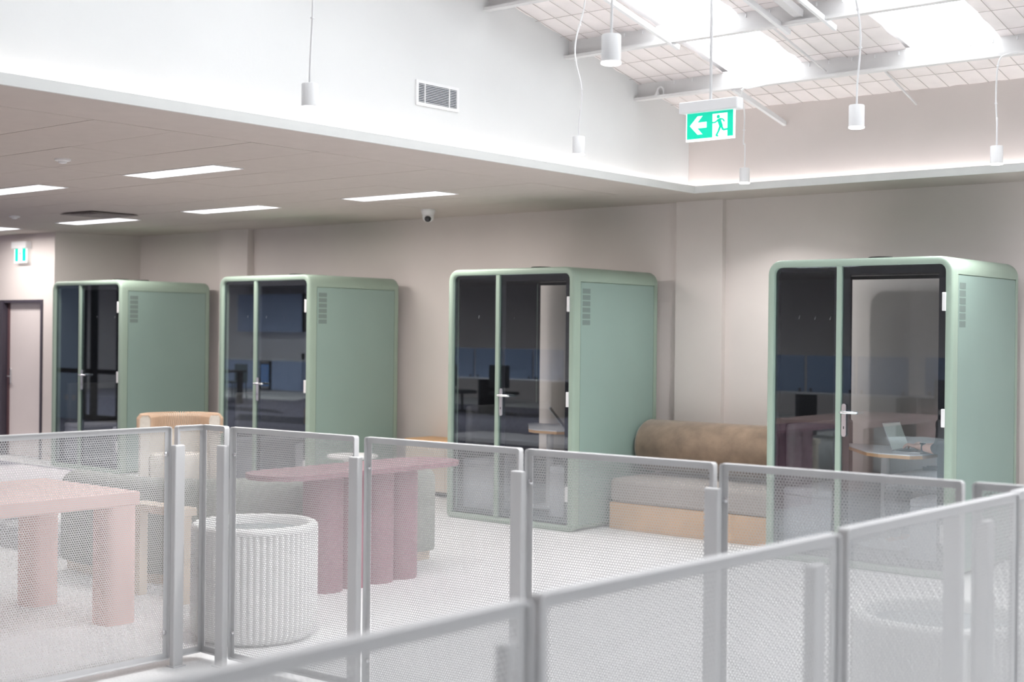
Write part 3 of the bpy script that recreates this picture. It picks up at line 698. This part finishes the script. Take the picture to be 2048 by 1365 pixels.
# fingers: unequal, bent, rooted in the palm; thumb leaves the side of the palm
for s, wr_, pm0, pm in hands:
    for k, (dy, ln, lift) in enumerate(((-0.027, 0.062, 0.006), (-0.009, 0.072, 0.010), (0.009, 0.068, 0.008), (0.026, 0.052, 0.004))):
        y0 = cv + s * 0.080 - s * dy
        a = node((0.905, y0, 0.853), 0.0095, pm); b_ = node((0.905 - ln * 0.45, y0 - s * dy * 0.1, 0.857 + lift), 0.0088, a)
        c = node((0.905 - ln * 0.8, y0 - s * dy * 0.15, 0.846 + lift * 0.6), 0.008, b_); node((0.905 - ln, y0 - s * dy * 0.15, 0.830), 0.0065, c)
    a = node((0.942, cv + s * 0.052, 0.846), 0.012, pm0); b_ = node((0.918, cv + s * 0.038, 0.842), 0.0095, a); node((0.898, cv + s * 0.036, 0.836), 0.008, b_)
body = skin_mesh('body', N, Ed, 'skin', person, 0, 2)
# clothing as slightly larger skins over the same joints
def sub_skin(name, chain, m):
    nodes, edges, idx = [], [], {}
    for a, b_, g in chain:
        for q in (a, b_):
            if q not in idx:
                r = N[q][1]; r = tuple(x + g for x in r) if isinstance(r, tuple) else r + g
                idx[q] = len(nodes); nodes.append((N[q][0], r))
        edges.append((idx[a], idx[b_]))
    return skin_mesh(name, nodes, edges, m, person, 0, 2)
lim = {}
for i, (a, b_) in enumerate(Ed): lim.setdefault(a, []).append(b_)
ch = [(pel, wai, 0.032), (wai, che, 0.030), (che, nkb, 0.024)]
for s, wr_, pm0, pm in hands:
    i = wr_; sh, ub, el, fa = i - 4, i - 3, i - 2, i - 1
    ch += [(nkb, sh, 0.020), (sh, ub, 0.018), (ub, el, 0.014), (el, fa, 0.012)]
sub_skin('sweater', ch, 'knit_dark')
ch = []
for s, wr_, pm0, pm in hands:
    h0 = pm + 1; ch += [(pel, h0, 0.020), (h0, h0 + 1, 0.016), (h0 + 1, h0 + 2, 0.012), (h0 + 2, h0 + 3, 0.014), (h0 + 3, h0 + 4, 0.016)]
sub_skin('trousers', ch, 'trouser_grey')
for s, wr_, pm0, pm in hands:
    h0 = pm + 1; bm = B(); p0 = Vector(N[h0 + 5][0])
    loft(bm, [[(p0.x + x, p0.y + y * k, z) for x, y in ((0.13, -0.03), (0.13, 0.03), (0.02, 0.046), (-0.06, 0.044), (-0.095, 0.018), (-0.095, -0.018), (-0.06, -0.044), (0.02, -0.046))] for z, k in ((0.086, 1.0), (0.10, 1.04), (0.125, 0.95), (0.155, 0.6))])
    obj('shoe', bm, 'white_paint', person, smooth=True)
bm = B(); bmesh.ops.create_uvsphere(bm, u_segments=24, v_segments=16, radius=1.0)
hc = Vector((1.188, cv, 1.300))
for q in bm.verts:
    c = q.co.copy(); q.co = hc + Vector((c.x * 0.098, c.y * 0.088, c.z * 0.105))
bmesh.ops.delete(bm, geom=[q for q in bm.verts if (q.co.x < hc.x - 0.055 and q.co.z < hc.z + 0.045) or q.co.z < hc.z - 0.085], context='VERTS')
obj('hair', bm, 'hair_brown', person, smooth=True)
for s in (-1, 1):
    bm = B(); bmesh.ops.create_uvsphere(bm, u_segments=12, v_segments=8, radius=1.0)
    for q in bm.verts: q.co = Vector((1.182, cv + s * 0.083, 1.265)) + Vector((q.co.x * 0.014, q.co.y * 0.009, q.co.z * 0.026))
    obj('ear', bm, 'skin', person, smooth=True)
    bm = B(); bmesh.ops.create_uvsphere(bm, u_segments=12, v_segments=8, radius=0.008)
    for q in bm.verts: q.co += Vector((1.113, cv + s * 0.028, 1.277))
    obj('eye', bm, 'screen_dark', person, smooth=True)
obj('nose', tube(B(), [(1.112, cv, 1.275), (1.095, cv, 1.25), (1.09, cv, 1.238), (1.11, cv, 1.232)], [0.007, 0.010, 0.013, 0.008], 8), 'skin', person, smooth=True)
obj('mouth', tube(B(), [(1.115, cv - 0.024, 1.208), (1.103, cv, 1.206), (1.115, cv + 0.024, 1.208)], [0.003, 0.006, 0.003], 8), 'pink_paint', person, smooth=True)
wt = thing('wristwatch', 'black wristwatch on the typing hand in the pod', 'watch', (PX[3] + 0.992, 9.0 + cv - 0.110, 0.846), math.atan2(-0.013, 0.030) * 0.5)
obj('strap', lathe(B(), [(0.029, -0.011), (0.031, 0), (0.029, 0.011), (0.026, 0.011), (0.026, -0.011)], 20), 'black_plastic', wt).rotation_euler = (0, PI / 2, 0.5)
obj('case', box(B(), -0.017, 0.017, -0.016, 0.016, 0.026, 0.036, 0.004), 'black_plastic', wt)

# ------------------------------------------------------------------ bolster bench between the third and fourth pods
b = thing('bolster_bench', 'taupe bench on an oak plinth with a brown velvet bolster back', 'bench', (-6.82, 9.44, 0))
obj('plinth', box(B(), 0, 1.70, 0.0, 0.80, 0, 0.225, 0.004), 'oak', b)
obj('seat', box(B(), -0.005, 1.705, -0.01, 0.80, 0.225, 0.43, 0.05, 4), 'seat_taupe', b, smooth=True, auto=40)
R = 0.225
def xl(bm, x0, x1, cy, cz, R, n=32, rnd=0.05):
    rings = []
    for x, r in ((x0, R - rnd * 1.2), (x0 + rnd * 0.35, R - rnd * 0.45), (x0 + rnd, R), (x1 - rnd, R), (x1 - rnd * 0.35, R - rnd * 0.45), (x1, R - rnd * 1.2)):
        rings.append([(x, cy + r * math.cos(2 * PI * k / n), cz + r * math.sin(2 * PI * k / n)) for k in range(n)])
    return loft(bm, rings)
obj('bolster', xl(B(), -0.045, 1.72, 0.60, 0.675, R), 'velvet_brown', b, smooth=True, auto=60)
# oak cabinet bench between the second and third pods, side table before it
b = thing('oak_cabinet', 'low oak cabinet against the wall between the kitchen-mirroring pod and the dark pod', 'cabinet', (-9.78, 10.0, 0))
obj('carcass', box(B(), 0, 1.10, 0.01, 0.38, 0.05, 0.53), 'oak_pale', b); obj('top', box(B(), -0.01, 1.11, -0.01, 0.385, 0.53, 0.565, 0.004), 'oak', b)
for i in range(2): obj('door', box(B(), 0.008 + i * 0.545, 0.545 + i * 0.545, -0.008, 0.012, 0.06, 0.52, 0.003), 'oak_pale', b)
obj('kick', box(B(), 0.03, 1.07, 0.05, 0.37, 0, 0.05), 'black_plastic', b)
t = thing('side_table', 'small round white side table in front of the low oak cabinet', 'table', (-9.26, 8.77, 0))
obj('table_top', lathe(B(), [(0.215, 0.475), (0.235, 0.485), (0.235, 0.498), (0.225, 0.505)], 40), 'white_paint', t, smooth=True, auto=40)
obj('stem', lathe(B(), [(0.11, 0.0), (0.11, 0.015), (0.035, 0.04), (0.03, 0.40), (0.11, 0.476)], 28), 'white_paint', t, smooth=True, auto=50)
# ------------------------------------------------------------------ round fluted planters
def planter(x, y, label):
    t = thing('planter', label, 'planter', (x, y, 0), 0, 'white fluted planters')
    R, H, nf, per = 0.335, 0.615, 62, 6
    def ringp(r, z, amp):
        return [((r + amp * abs(math.sin(nf / 2 * a))) * math.cos(a), (r + amp * abs(math.sin(nf / 2 * a))) * math.sin(a), z) for a in [2 * PI * k / (nf * per) for k in range(nf * per)]]
    bm = B(); loft(bm, [ringp(R - 0.06, 0.0, 0.004), ringp(R - 0.05, 0.004, 0.010), ringp(R - 0.018, 0.05, 0.014), ringp(R - 0.014, 0.12, 0.016), ringp(R - 0.014, H - 0.035, 0.016), ringp(R - 0.016, H - 0.02, 0.012)], cap=False)
    bm.faces.new([v for v in bm.verts][:nf * per][::-1])
    obj('fluted_body', bm, 'planter_white', t, smooth=True, auto=60)
    obj('rim', lathe(B(), [(R - 0.055, H - 0.10), (R - 0.050, H - 0.012), (R - 0.038, H), (R - 0.014, H), (R - 0.003, H - 0.008), (R + 0.002, H - 0.022), (R, H - 0.034), (R - 0.02, H - 0.04)], 64, cap=False), 'planter_white', t, smooth=True, auto=60)
    obj('soil', lathe(B(), [(R - 0.0535, H - 0.05), (0.05, H - 0.047)], 48), 'soil_grey', t)
planter(-5.80, 4.78, 'white fluted round planter between the balustrade corner and the mauve table')
planter(-2.06, 4.99, 'white fluted round planter blurred behind the near balustrade run')
# ------------------------------------------------------------------ pink table
t = thing('pink_table', 'long pale pink table with thick rounded legs behind the balustrade', 'table', (-7.51, 2.45, 0))
L, Wd, Ht = 2.11, 0.98, 0.735
obj('table_top', box(B(), 0, Wd, 0, L, Ht - 0.075, Ht, 0.006), 'pink_paint', t)
for x in (0.10, Wd - 0.10):
    for y in (0.10, L - 0.10):
        q = []
        for cx, cy, k0 in ((1, 1, 0), (-1, 1, 1), (-1, -1, 2), (1, -1, 3)):
            for k in range(6): a = PI / 2 * (k0 + k / 5); q.append((x + cx * 0.035 + 0.0645 * math.cos(a), y + cy * 0.035 + 0.0645 * math.sin(a)))
        obj('leg', prism(B(), q, 0, Ht - 0.075), 'pink_paint', t, smooth=True, auto=40)
# pale low table behind it
t = thing('lilac_table', 'low pale lilac table standing beyond the pink table', 'table', (-10.95, 5.55, 0))
obj('table_top', box(B(), 0, 2.2, 0, 0.88, 0.41, 0.455, 0.008), 'lilac_pale', t)
for x in (0.10, 2.1):
    for y in (0.10, 0.78): obj('leg', cyl(B(), x, y, 0, 0.41, 0.085, 24), 'lilac_pale', t, smooth=True, auto=40)
# ------------------------------------------------------------------ fluted mauve console table
t = thing('fluted_table', 'mauve pill-shaped console table on a base of fat fluted columns', 'table', (-6.515, 6.22, 0))
def pill(hw, hl, n=14):
    P = []
    for k in range(n): a = PI * k / (n - 1); P.append((hw * math.cos(a), hl - hw + hw * math.sin(a)))
    for k in range(n): a = PI + PI * k / (n - 1); P.append((hw * math.cos(a), -(hl - hw) + hw * math.sin(a)))
    return P
obj('table_top', prism(B(), pill(0.245, 0.86), 0.735, 0.765), 'mauve_paint', t)
for i in range(4):
    obj('column', cyl(B(), 0.02, -0.32 + i * 0.226, 0, 0.735, 0.128, 32), 'mauve_paint', t, smooth=True, auto=40)
# ------------------------------------------------------------------ curved sage sofa
t = thing('curved_sofa', 'curved sage green upholstered sofa on a pale wood plinth', 'sofa', (0, 0, 0))
arc = catmull([(-8.35, 5.34, 0), (-7.75, 5.33, 0), (-7.32, 5.50, 0), (-7.05, 5.88, 0), (-6.95, 6.35, 0), (-6.93, 6.85, 0), (-6.93, 7.25, 0)], 6)
def sweep(bm, path, prof, z_up=True):
    rings = []
    for i, p in enumerate(path):
        d = (path[min(i + 1, len(path) - 1)] - path[max(i - 1, 0)]).normalized(); nrm = Vector((d.y, -d.x, 0))
        rings.append([p + nrm * a + Vector((0, 0, z)) for a, z in prof])
    return loft(bm, rings)
bk = [(0.13, 0.07), (0.14, 0.10), (0.14, 0.58)] + [(0.01 + 0.13 * math.cos(PI * k / 10), 0.58 + 0.095 * math.sin(PI * k / 10)) for k in range(1, 10)] + [(-0.12, 0.58), (-0.12, 0.07)]
obj('back', sweep(B(), arc, bk), 'sage_fabric', t, smooth=True, auto=60)
obj('seat', sweep(B(), arc, [(-0.10, 0.07), (-0.10, 0.40), (-0.16, 0.42), (-0.66, 0.42), (-0.70, 0.38), (-0.70, 0.07)]), 'sage_fabric', t, smooth=True, auto=40)
obj('plinth', sweep(B(), arc, [(0.09, 0.0), (0.09, 0.07), (-0.66, 0.07), (-0.66, 0.0)]), 'oak_pale', t)
# narrow pale wood side table at the sofa's end
t = thing('wood_side_table', 'narrow pale wood side table standing by the sofa end behind the pink table', 'table', (-7.24, 4.98, 0))
obj('table_top', box(B(), 0, 0.50, 0, 0.13, 0.525, 0.575, 0.004), 'oak_pale', t)
for x in (0.03, 0.47):
    obj('leg', box(B(), x - 0.027, x + 0.027, 0.035, 0.095, 0, 0.525, 0.004), 'oak_pale', t)
# ------------------------------------------------------------------ barrel armchair with woven top
t = thing('barrel_armchair', 'cream barrel armchair with a tan striped woven back', 'armchair', (-10.80, 7.98, 0), math.radians(-128)); t.scale = (1.1, 1.1, 1.1)
def barrel(bm, r0, r1, z0, z1, a0=-200, a1=20, n=44, rnd=0.03):
    path = []
    for k in range(n + 1):
        a = math.radians(a0 + (a1 - a0) * k / n); path.append(a)
    rings = []
    for a in path:
        c, s = math.cos(a), math.sin(a)
        rings.append([(r * c, r * s, z) for r, z in ((r0, z0), (r0, z1 - rnd), (r0 + rnd * 0.4, z1), (r1 - rnd * 0.4, z1), (r1, z1 - rnd), (r1 + 0.0, z0))])
    return loft(bm, rings)
obj('shell', barrel(B(), 0.27, 0.345, 0.16, 0.66), 'cream_fabric', t, smooth=True, auto=50)
bk = obj('woven_back', barrel(B(), 0.262, 0.352, 0.60, 0.755), 'cream_fabric', t, smooth=True, auto=50)
st = None
for k in range(56):
    a = math.radians(-198 + 216 * k / 55)
    pts = [(r * math.cos(a + sh), r * math.sin(a + sh), z) for r, z, sh in ((0.358, 0.60, 0.0), (0.359, 0.73, 0.05), (0.335, 0.761, 0.06), (0.28, 0.761, 0.06), (0.256, 0.73, 0.05), (0.256, 0.62, 0.0))]
    obj('stripe', tube(B(), pts, 0.0062, 5), 'tan_weave', bk)
obj('seat_cushion', lathe(B(), [(0.24, 0.20), (0.262, 0.24), (0.262, 0.38), (0.24, 0.42), (0.05, 0.43)], 32), 'cream_fabric', t, smooth=True, auto=50)
for a in (45, 135, 225, 315): obj('leg', tube(B(), [(0.27 * math.cos(math.radians(a)), 0.27 * math.sin(math.radians(a)), 0.0), (0.22 * math.cos(math.radians(a)), 0.22 * math.sin(math.radians(a)), 0.21)], [0.014, 0.02], 10), 'oak_pale', t, smooth=True)

# ------------------------------------------------------------------ what the pod glass mirrors: kitchen, desks, partition
KY = -5.33
for i in range(4):
    x = -30.6 + i * 1.0
    c = thing('base_cabinet', 'blue-grey base cabinet under the kitchen counter', 'cabinet', (x, KY, 0.0), 0, 'kitchen base cabinets')
    obj('carcass', box(B(), 0, 0.998, -0.60, -0.02, 0.10, 0.86), 'kitchen_blue', c)
    if i == 2:
        obj('door', box(B(), 0.004, 0.36, -0.02, 0.0, 0.105, 0.855), 'kitchen_blue', c); obj('door', box(B(), 0.83, 0.994, -0.02, 0.0, 0.105, 0.855), 'kitchen_blue', c)
    else:
        for k in (0, 1): obj('door', box(B(), 0.004 + k * 0.499, 0.494 + k * 0.499, -0.02, 0.0, 0.105, 0.855), 'kitchen_blue', c)
    obj('kick', box(B(), 0, 0.998, -0.55, -0.06, 0, 0.10), 'kitchen_white', c)
fr = thing('wine_fridge', 'under-counter wine fridge with a blue-lit glass door', 'fridge', (-28.22, KY + 0.012, 0.10))
obj('frame', box(B(), 0, 0.44, -0.015, 0.02, 0.0, 0.75), 'black_plastic', fr); obj('glass_door', box(B(), 0.06, 0.38, 0.02, 0.026, 0.09, 0.66), 'fridge_glass', fr)
for z in (0.03, 0.69): obj('trim_bar', box(B(), 0.06, 0.38, 0.02, 0.028, z, z + 0.05), 'chrome', fr)
for i in range(5): obj('rack', box(B(), 0.16, 0.34, 0.026, 0.03, 0.16 + i * 0.1, 0.17 + i * 0.1), 'chrome', fr)
tag(bxo('kitchen_counter', -30.62, -26.55, KY - 0.62, KY + 0.02, 0.86, 0.90, 'kitchen_white', bev=0.004), 'white kitchen counter top above the blue-grey cabinets', 'counter')
struct('wall_kitchen', box(B(), -33.0, -25.2, KY - 0.70, KY - 0.62, 0, CZ), 'splash')
for i in range(3):
    x = -29.5 + i * 0.87
    c = thing('wall_cabinet', 'blue-grey wall cabinet above the kitchen counter', 'cabinet', (x, KY - 0.25, 1.62), 0, 'kitchen wall cabinets')
    obj('carcass', box(B(), 0, 0.866, -0.36, -0.02, 0, 0.98), 'kitchen_blue', c)
    for k in (0, 1): obj('door', box(B(), 0.003 + k * 0.434, 0.430 + k * 0.434, -0.02, 0.0, -0.01, 0.98), 'kitchen_blue', c)
tag(bxo('dark_cabinet', -26.88, -26.3, KY - 0.61, KY - 0.25, 1.62, 2.62, 'black_plastic', bev=0.003), 'black tall wall cabinet closing the row of kitchen cabinets', 'cabinet')
tp_ = thing('tap', 'chrome gooseneck kitchen tap at the counter', 'tap', (-29.1, KY - 0.45, 0.90))
obj('spout', tube(B(), catmull([(0, 0, 0), (0, 0, 0.34), (0.05, 0.02, 0.44), (0.14, 0.05, 0.44), (0.18, 0.07, 0.34)], 6), 0.016, 10), 'chrome', tp_, smooth=True)
obj('lever', tube(B(), [(0, 0, 0.10), (-0.10, 0.0, 0.14)], 0.012, 8), 'chrome', tp_, smooth=True)
tag(obj('coffee_cup', lathe(B(), [(0.035, 0), (0.045, 0.12), (0.04, 0.16)], 16, (-27.0, KY - 0.4)), 'black_plastic', loc=(0, 0, 0.90)), 'small black cup on the kitchen counter', 'cup')
# kitchen table and chairs
t = thing('kitchen_table', 'dark kitchen table in front of the white counter', 'table', (-25.0, -1.2, 0.0055))
obj('table_top', box(B(), -1.0, 0.75, -0.45, 0.45, 0.70, 0.74), 'table_dark', t)
for x in (-0.9, 0.62):
    for y in (-0.36, 0.36): obj('leg', box(B(), x - 0.05, x + 0.05, y - 0.05, y + 0.05, 0, 0.70), 'table_dark', t)
def k_chair(x, y, rz, label):
    t = thing('kitchen_chair', label, 'chair', (x, y, 0.0055), rz, 'chairs at the kitchen table')
    obj('seat', box(B(), -0.22, 0.22, -0.22, 0.22, 0.43, 0.47, 0.015), 'chair_teal', t); obj('backrest', box(B(), -0.22, 0.22, 0.19, 0.23, 0.47, 0.86, 0.015), 'chair_teal', t)
    for sx in (-1, 1):
        for sy in (-1, 1): obj('leg', tube(B(), [(sx * 0.21, sy * 0.21, 0), (sx * 0.19, sy * 0.19, 0.44)], 0.016, 8), 'chair_teal', t)
k_chair(-25.15, -2.0, PI, 'dark teal chair on the counter side of the kitchen table'); k_chair(-25.6, -0.45, 0, 'dark teal chair on the lounge side of the kitchen table')
# desks with felt screens
def desk(x, y, W_, label, n, lab2):
    t = thing('desk', label, 'desk', (x, y, 0), 0, 'office desks')
    obj('desk_top', box(B(), 0, W_, -0.75, 0.0, 0.705, 0.73, 0.003), 'desk_white', t)
    for xx in (0.06, W_ / 2, W_ - 0.06): obj('leg', box(B(), xx - 0.03, xx + 0.03, -0.70, -0.06, 0.0, 0.705), 'chair_black', t)
    sw = W_ / n
    for i in range(n):
        s_ = thing('desk_screen', lab2, 'privacy screen', (x + i * sw, y - 0.36, 0.73), 0, 'felt desk screens')
        obj('felt_panel', box(B(), 0.02, sw - 0.03, -0.02, 0.02, 0.0, 0.60, 0.008), 'screen_blue', s_)
        for xx in (0.1, sw - 0.1): obj('clamp', box(B(), xx - 0.02, xx + 0.02, -0.03, 0.03, 0.0, 0.06), 'chair_black', s_)
desk(-20.3, -2.75, 3.9, 'white desk carrying a row of blue felt screens, nearer the kitchen', 5, 'blue felt desk screen on the desk nearer the kitchen')
desk(-12.6, -2.0, 3.6, 'white desk carrying a row of blue felt screens, behind the shelf rack', 4, 'blue felt desk screen behind the shelf rack')
desk(-8.9, -2.3, 3.6, 'white desk carrying a row of blue felt screens, beside the hall', 4, 'blue felt desk screen on the desk beside the hall')
def task_chair(x, y, rz):
    t = thing('task_chair', 'black five-star task chair at an office desk', 'office chair', (x, y, 0), rz, 'task chairs at the office desks')
    for k in range(5): a = 2 * PI * k / 5; obj('foot', tube(B(), [(0, 0, 0.09), (0.28 * math.cos(a), 0.28 * math.sin(a), 0.05)], [0.022, 0.014], 6), 'chair_black', t)
    obj('column', cyl(B(), 0, 0, 0.08, 0.44, 0.025, 10), 'chair_black', t)
    obj('seat', box(B(), -0.24, 0.24, -0.23, 0.23, 0.43, 0.50, 0.03), 'chair_black', t); obj('backrest', box(B(), -0.22, 0.22, 0.20, 0.25, 0.58, 1.02, 0.02), 'chair_black', t)
    obj('back_stem', box(B(), -0.03, 0.03, 0.22, 0.26, 0.44, 0.62), 'chair_black', t)
for x in (-19.6, -18.4, -17.3): task_chair(x, -2.35, random.uniform(-0.5, 0.5))
for x in (-12.0, -8.0, -6.6): task_chair(x, -1.7, random.uniform(-0.5, 0.5))
# shelf rack in front of the middle desk
t = thing('shelf_rack', 'open brown shelf rack standing before the office desks', 'shelf', (-11.9, -1.30, 0))
for x in (0.0, 1.0):
    for y in (0.0, 0.3): obj('upright', box(B(), x, x + 0.035, y, y + 0.035, 0, 2.2), 'shelf_wood', t)
for z in (0.2, 0.62, 1.04, 1.52, 2.0): obj('shelf', box(B(), 0, 1.035, 0, 0.335, z, z + 0.03), 'shelf_wood', t)
# blue partition with a black framed glass door, mirrored by the first pod
struct('wall_partition', box(B(), -24.5, -21.95, 4.0, 4.08, 0, CZ), 'partition_blue')
bm = B()
for q in ((-21.95, -21.80, 0, 2.6), (-21.55, -21.45, 0, 2.6), (-20.75, -20.62, 0, 2.6), (-21.8, -20.75, 2.5, 2.6), (-21.8, -20.75, 0.84, 0.92), (-21.8, -20.75, 0, 0.1)): box(bm, q[0], q[1], 3.99, 4.09, q[2], q[3])
dd = struct('door_2', bm, 'black_enamel'); obj('glass', box(B(), -21.8, -20.75, 4.03, 4.045, 0.1, 2.5), 'glass', dd)
tag(bxo('dado_strip', -24.5, -21.95, 4.08, 4.09, 0.84, 0.92, 'black_enamel'), 'black strip running along the blue partition', 'strip')
for x in (-22.36, -22.12): tag(bxo('power_outlet', x, x + 0.1, 4.08, 4.092, 0.34, 0.44, 'white_plastic', bev=0.003), 'white power outlet low on the blue partition', 'outlet', 'outlets on the blue partition')
# purple-grey carpet zone of the corridor and kitchen side, with dark angular shapes
cz = obj('carpet_zone', box(B(), X0 + 0.01, -11.1, KY + 0.0, 8.93, 0.0, 0.004), 'rug_purple'); cz['kind'] = 'structure'
for P in ([(-25.0, -0.9), (-22.0, -0.6), (-20.9, 0.1), (-25.0, 0.4)], [(-21.3, 0.9), (-17.7, 0.5), (-17.7, 1.9), (-20.0, 2.1)], [(-18.5, 4.2), (-14.5, 5.6), (-13.6, 7.4), (-17.2, 6.4)]):
    obj('dark_shape', prism(B(), P, 0.004, 0.0052), 'rug_dark', cz)
obj('pale_shape', prism(B(), [(-30.5, KY + 0.05), (-26.0, KY + 0.05), (-24.6, -3.4), (-29.5, -2.9)], 0.004, 0.0052), 'carpet', cz)
